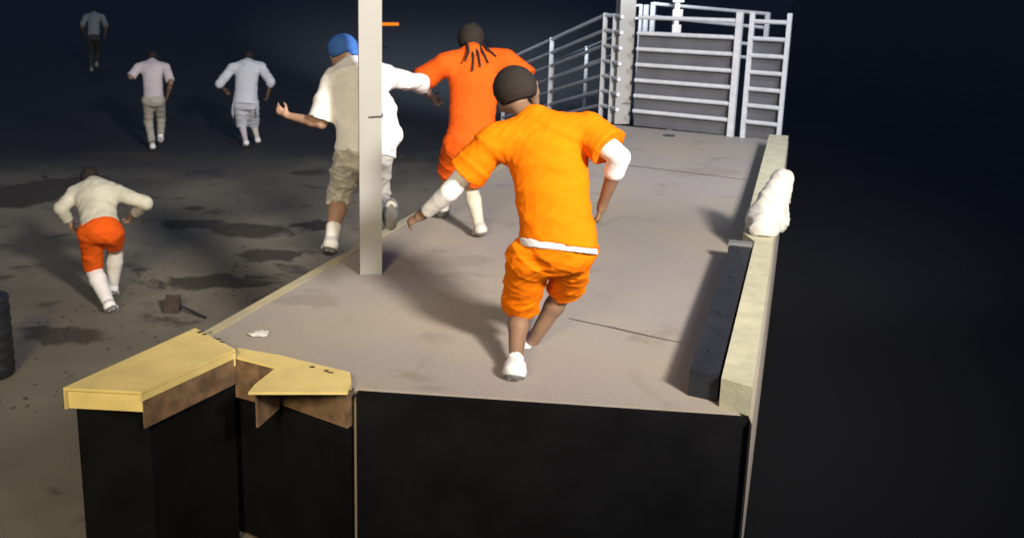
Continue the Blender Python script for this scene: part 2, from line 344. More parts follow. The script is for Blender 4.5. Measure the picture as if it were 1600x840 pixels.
# corner posts and descending ramp railing
K0 = G(953, 191, DECK); K1 = G(938, 187, DECK)
KE = Vector((2.28, 18.6, 0)); zE = 0.06
t = empty('ramp_railing', (K1.x, K1.y, DECK)); tag(t, 'galvanised railing sloping down beside the ramp beyond the dock corner', 'railing', 'railings round the dock end')
post(t, K0, DECK, fz[6]+0.03, 0.05); post(t, K1, DECK-0.3, fz[6]+0.03, 0.05)
rail_run(t, K0, K1, [(z, z) for z in fz]); rail_run(t, K1, KE, [(z, z-DECK+zE) for z in fz])
rail_run(t, F0+Vector((-0.2, 0.1, 0)), K0, [(z, z) for z in fz])
for f in (0.46, 1.0):
    p = K1.lerp(KE, f); zb = (DECK*(1-f)+zE*f); post(t, p, max(0.002, zb-0.15), zb+1.505+0.03, 0.05)
# second line of rail behind, for the lower ramp
t = empty('ramp_railing', (K1.x+0.9, K1.y+1.2, 0)); tag(t, 'darker railing on the far side of the ramp, seen through the sloping rails', 'railing', 'railings round the dock end')
Q0 = K1+Vector((0.75, 1.5, 0)); Q1 = KE+Vector((1.15, 1.4, 0))
rail_run(t, Q0, Q1, [(DECK+0.3*k, zE+0.3*k+0.15) for k in range(1, 5)], 0.018)
for f in (0, 0.5, 1): p = Q0.lerp(Q1, f); post(t, p, 0.002, DECK*(1-f)+zE*f+1.3, 0.045)
# ramp surface
bm = bmesh.new(); n = Vector((0.95, 0.25, 0))*1.0
prism(bm, [K1[:2], (K1+n)[:2], (KE+n)[:2], KE[:2]], 0.01, [DECK-0.01, DECK-0.01, 0.03, 0.03])
tag(bm_obj('ramp', bm, M['sheet']), kind='structure', label='grey ramp going down from the dock corner')
# raised back railing with a lit white box on it
t = empty('back_railing', (*W(1020, 40, 15.6)[:2], 0)); tag(t, 'upper galvanised railing standing behind the grey sheeted fence', 'railing', 'railings round the dock end')
R0 = W(1021, 6, 15.6); R1 = W(1200, 22, 14.4); R2 = W(1214, 23, 14.3)
for k, dz in enumerate((0, -0.2, -0.46, -0.66)):
    bm = bmesh.new(); e = R1 if k < 2 else R2; tube(bm, (R0.x, R0.y, R0.z+dz), (e.x, e.y, e.z+dz), 0.026, seg=10); bm_obj('rail', bm, M['galv'], t)
for p, zt in ((R0, R0.z+0.02), (R0+Vector((-0.09, 0.06, 0)), R0.z-0.02), (R1, R1.z+0.02)): post(t, p, 0.002, zt, 0.06)
e0 = R0+Vector((-0.42, 0.3, -0.06)); e1 = R0+Vector((-0.16, 0.11, -0.03))
for dz in (0, -0.2):
    bm = bmesh.new(); tube(bm, e0+Vector((0, 0, dz)), e1+Vector((0, 0, dz)), 0.02, seg=8); bm_obj('rail', bm, M['galv'], t)
post(t, e1, 0.002, e1.z+0.01, 0.04)
bx_ = W(1058, 28, 15.2)
t = empty('utility_post', (bx_.x, bx_.y, 0)); tag(t, 'white post with stacked white brackets in front of the upper railing', 'post')
bm = bmesh.new(); box(bm, (bx_.x, bx_.y+0.06, 1.75), 0.07, 0.07, 3.49, 0.1); bm_obj('shaft', bm, M['white'], t, bevel=0.006)
for k, z in enumerate((0.30, 0.06, -0.17)):
    bm = bmesh.new(); box(bm, (bx_.x, bx_.y, bx_.z+z), 0.17-0.02*k, 0.04, 0.13, 0.1-0.1*k); bm_obj('bracket', bm, M['white'], t, bevel=0.01)

# ------------------------------------------------------------------ small things
def blob_poly(c, rx, ry, n=22, j=0.25, ang=0):
    ph = [random.uniform(0, 6.28) for _ in range(4)]; out = []
    for i in range(n):
        a = 2*pi*i/n; r = 1+j*sin(2*a+ph[0])+j*.8*sin(3*a+ph[1])+j*.5*sin(5*a+ph[2])+j*.3*sin(9*a+ph[3])
        x, y = rx*r*cos(a), ry*r*sin(a); out.append((c.x+x*cos(ang)-y*sin(ang), c.y+x*sin(ang)+y*cos(ang)))
    return out
# wheel chock with handle rod
c = G(270, 486, 0); t = empty('wheel_chock', c); tag(t, 'small dark brown wheel chock with a rod handle lying on the yard beside the dock', 'wheel chock')
bm = bmesh.new(); prism(bm, [(c.x-.075, c.y-.07), (c.x+.075, c.y-.07), (c.x+.075, c.y+.07), (c.x-.075, c.y+.07)], 0.002, [0.05, 0.05, 0.15, 0.15]); bm_obj('wedge', bm, M['chock'], t, bevel=0.015)
bm = bmesh.new(); tube(bm, (c.x+.05, c.y, 0.07), G(322, 496, 0.02), 0.013); bm_obj('rod', bm, M['darkmetal'], t)
# loose grit on the yard
bm = bmesh.new()
for i in range(900):
    y = 7.0+11*random.random()**1.3; x = xe(max(y, 5.6))-0.12-abs(random.gauss(0, 2.6)); r_ = random.uniform(0.006, 0.022)
    m4 = Matrix.Translation((x, y, r_*0.35)) @ Matrix.Rotation(random.uniform(0, 6), 4, 'Z') @ Matrix.Diagonal((1, random.uniform(.5, 1), .55, 1))
    bmesh.ops.create_icosphere(bm, subdivisions=1, radius=r_, matrix=m4)
tag(bm_obj('gravel', bm, M['grit']), kind='stuff', label='loose grit scattered over the yard beside the dock')
# paper litter
c = G(405, 523, DECK); bm = bmesh.new()
pts = blob_poly(c, 0.06, 0.055, 18, 0.12); top = [bm.verts.new((x, y, DECK+0.004+random.random()*0.012)) for x, y in pts]; mid = bm.verts.new((c.x, c.y, DECK+0.02))
for i in range(len(top)): bm.faces.new((top[i], top[(i+1) % len(top)], mid))
tag(bm_obj('paper_scrap', bm, M['paper']), 'small pale scrap of paper on the dock floor near the yellow frame', 'litter')
c = G(1046, 213, DECK); bm = bmesh.new()
prism(bm, blob_poly(c, 0.07, 0.035, 14, 0.2), DECK+0.001, DECK+0.02); tag(bm_obj('debris_scrap', bm, M['darkmetal']), 'small dark scrap on the floor before the sheeted railing', 'litter')
# black drum, lower left
c = G(-8, 585, 0); t = empty('plastic_drum', c); tag(t, 'black ribbed plastic drum standing alone at the left edge of the yard', 'drum')
bm = bmesh.new(); prof = [(0.15, 0.002), (0.165, 0.02)]
for k in range(6): z = 0.06+k*0.1; prof += [(0.165, z), (0.172, z+0.02), (0.172, z+0.04), (0.165, z+0.06)]
prof += [(0.16, 0.66)]; lathe(bm, c, prof); bm_obj('barrel', bm, M['rubber'], t, smooth=True)
bm = bmesh.new(); lathe(bm, c, [(0.168, 0.662), (0.172, 0.68), (0.16, 0.70), (0.145, 0.69)]); bm_obj('lid', bm, M['rubber'], t)
# white sack on the curb
# amber lamp far off
c = W(609, 38, 34.0); t = empty('marker_lamp', (c.x, c.y, 0)); tag(t, 'distant lit amber bar lamp on a thin dark pole out in the yard', 'lamp')
bm = bmesh.new(); box(bm, c, 0.62, 0.06, 0.10, 0.0); o = bm_obj('lens', bm, M['amber'], t, bevel=0.02)
o.rotation_euler = (0, 0, 0)
bm = bmesh.new(); tube(bm, (c.x-0.36, c.y+0.05, 0.0), (c.x-0.36, c.y+0.05, c.z+0.1), 0.03); bm_obj('pole', bm, M['facing'], t)
bm = bmesh.new(); box(bm, (c.x-0.02, c.y+0.05, c.z+0.07), 0.75, 0.05, 0.03, 0.0); bm_obj('hood', bm, M['facing'], t)

# ================================================================== PEOPLE: signed-distance bodies
def surface_net(V, org, h):
    S = V < 0
    nx, ny, nz = V.shape
    cs = [(i, j, k) for i in (0, 1) for j in (0, 1) for k in (0, 1)]
    cnt = np.zeros((nx-1, ny-1, nz-1), np.int8)
    for i, j, k in cs: cnt += S[i:nx-1+i, j:ny-1+j, k:nz-1+k]
    act = (cnt > 0) & (cnt < 8)
    idx = -np.ones(act.shape, np.int64); I = np.argwhere(act); idx[act] = np.arange(len(I))
    vals = {c: V[I[:, 0]+c[0], I[:, 1]+c[1], I[:, 2]+c[2]] for c in cs}
    acc = np.zeros((len(I), 3)); n = np.zeros(len(I))
    for a in cs:
        for ax in range(3):
            if a[ax] == 1: continue
            b = list(a); b[ax] = 1; b = tuple(b)
            va, vb = vals[a], vals[b]; m = (va < 0) != (vb < 0)
            tt = np.where(m, va/np.where(m, va-vb, 1), 0)
            p = np.array(a, float)[None, :].repeat(len(I), 0); p[:, ax] += tt
            acc[m] += p[m]; n[m] += 1
    P = (I+acc/n[:, None])*h+org
    faces = []
    for ax in range(3):
        o1, o2 = [(1, 2), (2, 0), (0, 1)][ax]
        sl0 = [slice(None)]*3; sl1 = [slice(None)]*3
        sl0[ax] = slice(0, -1); sl1[ax] = slice(1, None)
        A = S[tuple(sl0)]; B_ = S[tuple(sl1)]; ch = A != B_
        E = np.argwhere(ch); ok = (E[:, o1] > 0) & (E[:, o2] > 0) & (E[:, o1] < V.shape[o1]-1) & (E[:, o2] < V.shape[o2]-1); E = E[ok]
        u1 = np.zeros(3, int); u1[o1] = 1; u2 = np.zeros(3, int); u2[o2] = 1
        q = [E, E-u1, E-u1-u2, E-u2]; f = np.stack([idx[x[:, 0], x[:, 1], x[:, 2]] for x in q], 1)
        s = A[E[:, 0], E[:, 1], E[:, 2]]; f[~s] = f[~s][:, ::-1]; faces.append(f)
    return P, np.concatenate(faces)
def npv(v): return np.array(v[:], float)
class SDF:
    def __init__(s, pts, h, pad=0.2):
        P = np.array([npv(p) for p in pts]); s.lo = P.min(0)-pad; s.hi = P.max(0)+pad; s.h = h
        s.n = np.ceil((s.hi-s.lo)/h).astype(int)+1; s.V = np.full(s.n, 1.0, np.float32)
        s.ax = [s.lo[i]+np.arange(s.n[i])*h for i in range(3)]
    def sub(s, lo, hi):
        a = np.clip(np.floor((lo-s.lo)/s.h).astype(int), 0, s.n); b = np.clip(np.ceil((hi-s.lo)/s.h).astype(int)+1, 0, s.n)
        sl = tuple(slice(a[i], b[i]) for i in range(3))
        X = np.stack(np.meshgrid(*[s.ax[i][sl[i]] for i in range(3)], indexing='ij'), -1)
        return sl, X
    def merge(s, sl, d, k):
        o = s.V[sl]
        if k > 0:
            hh = np.clip(0.5+0.5*(o-d)/k, 0, 1); s.V[sl] = o*(1-hh)+d*hh-k*hh*(1-hh)
        else: s.V[sl] = np.minimum(o, d)
    def cap(s, a, b, ra, rb=None, k=0.02, flat=None, side=None, cut=(None, None)):
        """tapered capsule a->b; flat = depth/width ratio across 'side'; cut=(t0,t1) slices it flat"""
        a = npv(a); b = npv(b); rb = ra if rb is None else rb; R = max(ra, rb)*1.05+0.06+k
        sl, X = s.sub(np.minimum(a, b)-R, np.maximum(a, b)+R)
        if X.size == 0: return s
        ab = b-a; L = np.linalg.norm(ab)+1e-9; q = X-a; tr = (q@ab)/(L*L); t = np.clip(tr, 0, 1)
        r = ra+(rb-ra)*t; off = q-t[..., None]*ab
        if flat is not None:
            z = ab/L; sd = npv(side); sd = sd-z*(sd@z); sd /= np.linalg.norm(sd); nn = np.cross(z, sd)
            x = off@sd; y = off@nn; zz = off@z
            d = (np.sqrt(x*x+(y/flat)**2+zz*zz)-r)*(0.5+0.5*flat)
        else: d = np.linalg.norm(off, axis=-1)-r
        if cut[0] is not None: d = np.maximum(d, (cut[0]-tr)*L)
        if cut[1] is not None: d = np.maximum(d, (tr-cut[1])*L)
        s.merge(sl, d, k); return s
    def ell(s, c, rad, axes=None, k=0.02, sub=False):
        c = npv(c); rad = np.array(rad, float); R = rad.max()+0.06
        sl, X = s.sub(c-R, c+R)
        if X.size == 0: return s
        A = np.eye(3) if axes is None else np.array([npv(x) for x in axes])
        q = (X-c)@A.T; k0 = np.linalg.norm(q/rad, axis=-1); k1 = np.linalg.norm(q/(rad*rad), axis=-1)+1e-9
        d = k0*(k0-1)/k1
        if sub:
            o = s.V[sl]; dd = -d; hh = np.clip(0.5-0.5*(o-dd)/max(k, 1e-4), 0, 1); s.V[sl] = o*(1-hh)+dd*hh+k*hh*(1-hh)
        else: s.merge(sl, d, k)
        return s
    def plane(s, p, n):   # keep the side opposite to n
        n = npv(n); n /= np.linalg.norm(n); X = np.meshgrid(*s.ax, indexing='ij')
        d = sum((X[i]-p[i])*n[i] for i in range(3)); s.V = np.maximum(s.V, d.astype(np.float32)); return s
    def wrinkle(s, amp, f=22.0, axis=(0, 0, 1), seed=0, stretch=2.6, foci=None):
        """cloth folds: warped ridges, finer along the axis"""
        r = np.random.default_rng(seed); X = np.meshgrid(*s.ax, indexing='ij'); X = [x.astype(np.float32) for x in X]
        band = np.abs(s.V) < 0.05; idx = np.where(band); P = np.stack([X[i][idx] for i in range(3)], 1)
        ax = np.array(axis, float); ax /= np.linalg.norm(ax)
        W_ = np.zeros(len(P))
        for j in range(5):
            k1 = r.normal(size=3)*f*0.22; k2 = r.normal(size=3)*f*0.30
            warp = 1.6*np.sin(P@k1+r.uniform(0, 6.3))+0.9*np.sin(P@k2+r.uniform(0, 6.3))
            kk = (ax*f+r.normal(size=3)*f*0.55/stretch*1.4)*r.uniform(0.6, 1.5)
            ph = P@kk+warp+r.uniform(0, 6.3)
            g = 1-np.abs(np.sin(ph*0.5))*1.0
            W_ += (g**2-0.35)*r.uniform(0.5, 1)*(0.5+0.5*np.sin(P@(r.normal(size=3)*f*0.2)))
        if foci:
            wt = np.full(len(P), 0.5)
            for c_, r_ in foci: wt = np.maximum(wt, np.exp(-(np.linalg.norm(P-npv(c_), axis=1)/r_)**2))
            W_ = W_*wt
        s.V[idx] -= (amp*W_*0.62).astype(np.float32); return s
    def mesh(s, name, mat, parent):
        s.V[0] = s.V[-1] = 1; s.V[:, 0] = s.V[:, -1] = 1; s.V[:, :, 0] = s.V[:, :, -1] = 1
        P, F = surface_net(s.V, s.lo, s.h)
        # light smoothing
        nb = np.zeros_like(P); ct = np.zeros(len(P))
        for a_, b_ in ((0, 1), (1, 2), (2, 3), (3, 0)):
            np.add.at(nb, F[:, a_], P[F[:, b_]]); np.add.at(ct, F[:, a_], 1); np.add.at(nb, F[:, b_], P[F[:, a_]]); np.add.at(ct, F[:, b_], 1)
        P = P*0.5+0.5*nb/ct[:, None]
        base = npv(parent_world(parent)) if parent else np.zeros(3)
        me = bpy.data.meshes.new(name); P = P-base
        me.vertices.add(len(P)); me.vertices.foreach_set('co', P.astype(np.float32).ravel())
        me.loops.add(F.size); me.loops.foreach_set('vertex_index', F.astype(np.int32).ravel())
        me.polygons.add(len(F)); me.polygons.foreach_set('loop_start', np.arange(0, F.size, 4, dtype=np.int32))
        me.update(calc_edges=True); me.validate(); me.polygons.foreach_set('use_smooth', np.ones(len(F), bool))
        o = bpy.data.objects.new(name, me); C.objects.link(o); me.materials.append(mat); o.parent = parent
        return o
def unit(v): return v/max(v.length, 1e-9)
def hand(S, wr, d, palm, thumb, k=1.0, curl=0.5):
    """palm, four unequal curled fingers, thumb off the side. d: direction, palm: palm normal, thumb: thumb side"""
    d = unit(d); palm = unit(palm-d*palm.dot(d)); th = unit(thumb-d*thumb.dot(d)-palm*thumb.dot(palm))
    S.cap(wr, wr+d*0.03*k, 0.026*k, 0.028*k, 0.012)
    c0 = wr+d*0.035*k; c1 = wr+d*0.085*k
    S.cap(c0, c1, 0.030*k, 0.038*k, 0.012, flat=0.42, side=th)
    for i, (o, l) in enumerate(((0.030, 0.070), (0.010, 0.080), (-0.010, 0.074), (-0.029, 0.058))):
        p = wr+d*0.088*k+th*o*k; cc = curl*(0.8+0.12*i)
        q = p+(d*cos(cc)+palm*sin(cc)+th*o*2)*l*0.5*k; e = q+(d*cos(cc*2.2)+palm*sin(cc*2.2))*l*0.5*k
        S.cap(p, q, 0.0095*k, 0.009*k, 0.004); S.cap(q, e, 0.009*k, 0.0075*k, 0.004)
    p = wr+d*0.030*k+th*0.026*k; q = p+(d*0.6+th*0.75+palm*0.25)*0.045*k; e = q+(d*0.9+th*0.2+palm*0.4)*0.032*k
    S.cap(p, q, 0.014*k, 0.011*k, 0.008); S.cap(q, e, 0.011*k, 0.009*k, 0.004)
def mid(a, b, t=0.5): return a.lerp(b, t)

def person(J, look, outfit, label, h=0.008, seed=1, sc_=1.0, hand_k=1.0, group=None, head_k=1.0):
    """J: joints (world Vectors): head neck chest pelvis shL elL wrL shR elR wrR hipL knL anL toL hipR knR anR toR"""
    k = sc_
    base = Vector(((J['pelvis'].x), J['pelvis'].y, min(J['anL'].z, J['anR'].z)-0.08))
    root = empty('person', base); tag(root, label, 'person', group)
    pts = list(J.values())
    sh = unit(J['shR']-J['shL']); hp = unit(J['hipR']-J['hipL'])
    F = unit(look); U = unit(J.get('up', Vector((0, 0, 1)))-F*F.dot(J.get('up', Vector((0, 0, 1))))); Rt = F.cross(U)
    pts = [p for n, p in J.items() if n != 'up']
    H = J['head']; hk = head_k*k; lk = k*outfit.get('leg_k', 1.0); fk = k*outfit.get('shoe_k', 1.15)
    # ---- body: one continuous skin
    S = SDF(pts, h, 0.26)
    S.cap(J['pelvis'], mid(J['pelvis'], J['chest']), 0.150*k, 0.135*k, 0.04, flat=0.72, side=sh)
    S.cap(mid(J['pelvis'], J['chest']), J['chest'], 0.135*k, 0.165*k, 0.04, flat=0.68, side=sh)
    S.cap(J['chest'], J['neck'], 0.15*k, 0.07*k, 0.04, flat=0.72, side=sh)
    S.cap(J['neck'], H-U*0.05*hk, 0.060*k, 0.056*k, 0.03)
    S.ell(H+U*0.012*hk-F*0.012*hk, (0.076*hk, 0.096*hk, 0.090*hk), (Rt, F, U), 0.01)
    S.ell(H+F*0.032*hk-U*0.055*hk, (0.056*hk, 0.062*hk, 0.062*hk), (Rt, F, U), 0.035)      # jaw
    S.ell(H+F*0.084*hk-U*0.098*hk, (0.020*hk, 0.016*hk, 0.014*hk), (Rt, F, U), 0.02)       # chin
    for s in (-1, 1):
        S.ell(H+F*0.090*hk+Rt*0.031*hk*s+U*0.002*hk, (0.017*hk, 0.014*hk, 0.011*hk), (Rt, F, U), 0.012, sub=True)  # eye socket
        S.ell(H+F*0.082*hk+Rt*0.031*hk*s+U*0.001*hk, (0.012*hk, 0.011*hk, 0.009*hk), (Rt, F, U), 0.003)            # eye
        S.ell(H+Rt*0.079*hk*s-U*0.010*hk-F*0.004*hk, (0.010*hk, 0.019*hk, 0.030*hk), (Rt, F, U), 0.008)            # ear
    S.cap(H+F*0.090*hk+U*0.006*hk, H+F*0.112*hk-U*0.036*hk, 0.008*hk, 0.014*hk, 0.010)     # nose
    S.ell(H+F*0.094*hk-U*0.064*hk, (0.022*hk, 0.008*hk, 0.009*hk), (Rt, F, U), 0.006)      # lips
    for s in 'LR':
        S.cap(J['chest']+(J['neck']-J['chest'])*0.55, J['sh'+s], 0.075*k, 0.060*k, 0.04)
        S.cap(J['sh'+s], J['el'+s], 0.058*k, 0.042*k, 0.025)
        m = mid(J['el'+s], J['wr'+s], 0.3); S.cap(J['el'+s], m, 0.041*k, 0.043*k, 0.015); S.cap(m, J['wr'+s], 0.043*k, 0.027*k, 0.015)
        fd = unit(J['wr'+s]-J['el'+s]); inn = sh if s == 'L' else -sh
        th = J.get('th'+s, Vector((0, 0.3, 1)))
        hand(S, J['wr'+s], J.get('hd'+s, fd), inn+Vector((0, 0.3, -0.4)), th, hand_k*k, 0.55)
        S.cap(mid(J['pelvis'], J['hip'+s], 0.6), mid(J['hip'+s], J['kn'+s], 0.35), 0.105*k, 0.092*k, 0.04)
        S.cap(mid(J['hip'+s], J['kn'+s], 0.35), J['kn'+s], 0.092*k, 0.058*k, 0.03)
        kn, an, to = J['kn'+s], J['an'+s], J['to'+s]
        back = unit((an-kn).cross(hp)) ; 
        if back.dot(unit(kn-J['hip'+s])) > 0: back = -back
        m = mid(kn, an, 0.32); S.cap(kn, m, 0.055*lk, 0.060*lk, 0.02); S.cap(m, an, 0.058*lk, 0.036*lk, 0.02)
        heel = an+unit(an-kn)*0.055*k-unit(to-an)*0.03*k
        S.cap(an, heel, 0.036*k, 0.034*k, 0.02); S.cap(heel, to, 0.034*k, 0.030*k, 0.02)
    S.mesh('body', outfit['skin'], root)
    # ---- head covering
    if outfit.get('hair'):
        pf = outfit.get('puff', 0.014); S = SDF([H], min(h, 0.008), 0.36)
        S.ell(H+U*0.018*hk-F*0.018*hk, (0.080*hk+pf, 0.098*hk+pf, 0.092*hk+pf), (Rt, F, U), 0)
        S.V = np.maximum(S.V, -SDF([H], min(h, 0.008), 0.36).ell(H-U*0.075*hk+F*0.075*hk, (0.09*hk, 0.075*hk, 0.085*hk), (Rt, F, U), 0).V)
        S.plane(H-U*0.045*hk-F*0.06*hk, -U-F*0.25)
        S.wrinkle(0.006, 120, seed=seed+9)
        for (ox, ln) in outfit.get('locs', ()):   # loose locks
            p0 = H-F*0.10*hk-U*0.03+Rt*ox; p1 = p0-U*ln*0.5-F*0.15+Rt*ox*0.3; p2 = p0-U*ln-F*0.21+Rt*ox*1.1
            S.cap(p0, p1, 0.016, 0.013, 0.006); S.cap(p1, p2, 0.013, 0.009, 0.006)
        S.mesh('hair', M['hair'], root)
    if outfit.get('cap'):
        S = SDF([H], min(h, 0.008), 0.26)
        S.ell(H+U*0.024*hk-F*0.012*hk, (0.104*hk, 0.122*hk, 0.104*hk), (Rt, F, U), 0)
        S.plane(H-U*0.045*hk, -U-F*0.35)
        S.cap(H-F*0.10*hk-U*0.01*hk, H-F*0.125*hk+Rt*0.07-U*0.015*hk, 0.022, 0.034, 0.02)
        S.wrinkle(0.004, 60, seed=seed); S.mesh('cap', outfit['cap'], root)
    # ---- shirt
    g = outfit.get('shirt_gap', 0.022); hem = outfit.get('hem', -0.06)
    ax = unit(J['neck']-J['pelvis']); wv = outfit.get('wr', 0.008)
    S = SDF(pts, h, 0.26)
    hemp = J['pelvis']+ax*hem
    S.cap(hemp-ax*0.1, mid(J['pelvis'], J['chest']), (0.160+g*1.2+outfit.get('flare', 0))*k, (0.142+g)*k, 0.03, flat=0.76, side=sh)
    S.cap(mid(J['pelvis'], J['chest']), J['chest'], (0.142+g)*k, (0.172+g)*k, 0.04, flat=0.72, side=sh)
    S.cap(J['chest'], mid(J['chest'], J['neck'], 0.75), (0.160+g)*k, (0.095+g*0.5)*k, 0.05, flat=0.74, side=sh)
    S.cap(mid(J['chest'], J['neck'], 0.8), J['neck']+(J['neck']-J['chest'])*0.1, 0.083*k, 0.072*k, 0.02)
    if outfit.get('hunch', 1): 
        hc = mid(J['neck'], mid(J['shL'], J['shR']), 0.55)-ax*0.02
        S.cap(mid(hc, J['shL'], 0.65)-ax*0.015, mid(hc, J['shR'], 0.65)-ax*0.015, (0.095+g*0.4)*k, None, 0.05, flat=0.9, side=ax)
        S.cap(J['neck'], mid(J['neck'], J['shL'], 0.7), 0.075*k, 0.06*k, 0.05); S.cap(J['neck'], mid(J['neck'], J['shR'], 0.7), 0.075*k, 0.06*k, 0.05)
    sl = outfit.get('sleeve', {'L': 0.62, 'R': 0.62})
    for s in 'LR':
        S.cap(mid(J['chest'], J['neck'], 0.55), J['sh'+s], (0.085+g*0.4)*k, (0.066+g*0.6)*k, 0.05)
        a, b, e = J['sh'+s], J['el'+s], J['wr'+s]; L = sl[s]
        if L <= 1: S.cap(a, b, (0.062+g*0.75)*k, (0.058+g*outfit.get('cuff', 1.0))*k, 0.025, cut=(None, L))
        else:
            S.cap(a, b, (0.062+g*0.6)*k, (0.050+g*0.6)*k, 0.025); S.cap(b, e, (0.050+g*0.6)*k, (0.034+g*0.6)*k, 0.015, cut=(None, L-1))
    for (c, r) in outfit.get('bulges', ()): S.ell(c, r, None, 0.06)
    # hem trim: only the trunk below the hem plane, so lower arms are spared
    X = np.meshgrid(*S.ax, indexing='ij'); q = [X[i]-hemp[i] for i in range(3)]
    al = sum(q[i]*ax[i] for i in range(3)); lat = sum(q[i]*sh[i] for i in range(3))
    tilt = outfit.get('hem_tilt', 0.0); trunk = np.abs(lat) < (outfit.get('trunk', 0.215)*k if max(sl.values()) > 1 and not outfit.get('allcut') else 9)
    cutd = np.where(trunk, -(al-tilt*lat), -1.0).astype(np.float32); S.V = np.maximum(S.V, cutd); del X, q, al, lat
    fo = [(hemp+ax*0.16*k-sh*0.06, 0.20), (hemp+ax*0.10*k+sh*0.1, 0.16), (J['shL']-ax*0.14+sh*0.05, 0.12), (J['shR']-ax*0.14-sh*0.05, 0.12), (mid(J['shL'], J['elL'], 0.7), 0.12), (mid(J['shR'], J['elR'], 0.7), 0.12)]
    S.wrinkle(wv, outfit.get('wf', 30), axis=ax+sh*0.35, seed=seed, foci=fo); S.wrinkle(wv*0.55, outfit.get('wf', 30)*1.9, axis=ax-sh*0.5, seed=seed+50, foci=fo)
    S.mesh('shirt', outfit['shirt'], root)
    # ---- undershirt sleeves
    if outfit.get('under'):
        for s in 'LR':
            a, b, e = J['sh'+s], J['el'+s], J['wr'+s]; u0, u1 = outfit['under_span'][s]
            S = SDF([a, b, e], h, 0.1); S.cap(a, b, 0.068*k, 0.058*k, 0.0, cut=(u0, None)); S.cap(b, mid(b, e, 0.3), 0.058*k, 0.054*k, 0.004); S.cap(mid(b, e, 0.28), e, 0.054*k, 0.038*k, 0.004, cut=(None, (u1-0.28)/0.72)); S.wrinkle(0.004, 38, axis=unit(e-a)+sh, seed=seed+8)
            S.mesh('sleeve', outfit['under'], root)
    # ---- waistband
    if outfit.get('band'):
        S = SDF([J['pelvis']], h, 0.32); r_ = (0.150+outfit.get('leg_gap', 0.028)+0.016)*k
        S.cap(hemp-ax*0.2, hemp+ax*0.1, r_*0.985, r_*0.985, 0, flat=0.76, side=sh)
        S.plane(hemp+ax*0.012, ax-sh*tilt); S.plane(hemp-ax*outfit.get('band_w', 0.024), -(ax-sh*(tilt+0.03))); S.mesh('waistband', outfit['band'], root)
    # ---- shorts / trousers
    g2 = outfit.get('leg_gap', 0.028); cut = outfit.get('legs', {'L': 0.95, 'R': 0.95})
    S = SDF(pts, h, 0.26)
    S.cap(J['pelvis']-ax*0.02, J['pelvis']+ax*0.07, (0.150+g2)*k, (0.140+g2*0.5)*k, 0.03, flat=0.80, side=hp)
    for s in 'LR':
        a, b, e = J['hip'+s], J['kn'+s], J['an'+s]; L = cut[s]
        S.ell(a-unit(look)*0.035*k, (0.105*k+g2*.4, 0.105*k, 0.115*k), None, 0.04)
        if L <= 1.15: S.cap(a, b, (0.108+g2*0.6)*k, (0.072+g2)*k, 0.035, cut=(None, L))
        else:
            S.cap(a, b, (0.105+g2*0.5)*k, (0.066+g2*0.7)*k, 0.035); S.cap(b, e, (0.066+g2*0.7)*k, (0.046+g2*0.7)*k, 0.02, cut=(None, L-1))
    S.wrinkle(wv, outfit.get('wf', 30), axis=(0.3, 0.2, 1), seed=seed+5); S.wrinkle(wv*0.6, outfit.get('wf', 30)*1.9, axis=(-0.6, 0.2, 1), seed=seed+55)
    S.mesh(outfit.get('legwear', 'shorts'), outfit['legmat'], root)
    # ---- socks and shoes
    for s in 'LR':
        kn, an, to = J['kn'+s], J['an'+s], J['to'+s]; heel = an+unit(an-kn)*0.060*k-unit(to-an)*0.035*k
        if outfit.get('sock', {}).get(s):
            smat, top = outfit['sock'][s]; S = SDF([kn, an, to], h, 0.12)
            m = mid(kn, an, 0.32)
            S2 = SDF([kn, an, to], h, 0.12); S2.cap(kn, m, 0.061*lk, 0.066*lk, 0.0); S2.cap(m, an, 0.064*lk, 0.044*lk, 0.015); S2.cap(an, heel, 0.044*k, 0.042*k, 0.02)
            zz = unit(an-kn); S2.plane(kn+(an-kn)*top, -zz); S2.wrinkle(0.004, 40, seed=seed+7); S2.mesh('sock', smat, root)
        up = unit(kn-an); fwd = unit(to-heel); sd = fwd.cross(up)
        S = SDF([an, to, heel], min(h, 0.008), 0.13)
        S.cap(heel+up*0.008, mid(heel, to, 0.55), 0.044*fk, 0.048*fk, 0.02, flat=0.8, side=sd); S.cap(mid(heel, to, 0.55), to, 0.049*fk, 0.038*fk, 0.02, flat=0.75, side=sd)
        S.cap(mid(heel, an, 0.2), an, 0.044*fk, 0.046*fk, 0.02)
        sole = unit(fwd.cross(sd)) ; sole = sole if sole.dot(up) > 0 else -sole
        S.plane(mid(heel, to)-sole*0.034*fk, -sole); S.plane(an+up*0.01, up)
        so = S.mesh('shoe', outfit['shoe'], root)
        if h < 0.012:
            S = SDF([an, to, heel], 0.007, 0.13)
            S.cap(heel+up*0.006, mid(heel, to, 0.55), 0.049*fk, 0.053*fk, 0.02, flat=0.8, side=sd); S.cap(mid(heel, to, 0.55), to, 0.054*fk, 0.042*fk, 0.02, flat=0.75, side=sd)
            S.plane(mid(heel, to)-sole*0.036*fk, -sole); S.plane(mid(heel, to)-sole*0.014*fk, sole); S.mesh('sole', M['greycap'], so)
    return root

def jj(**kw):
    out = {}
    for n, v in kw.items(): out[n] = v if isinstance(v, Vector) else W(*v)
    return out
V3 = Vector

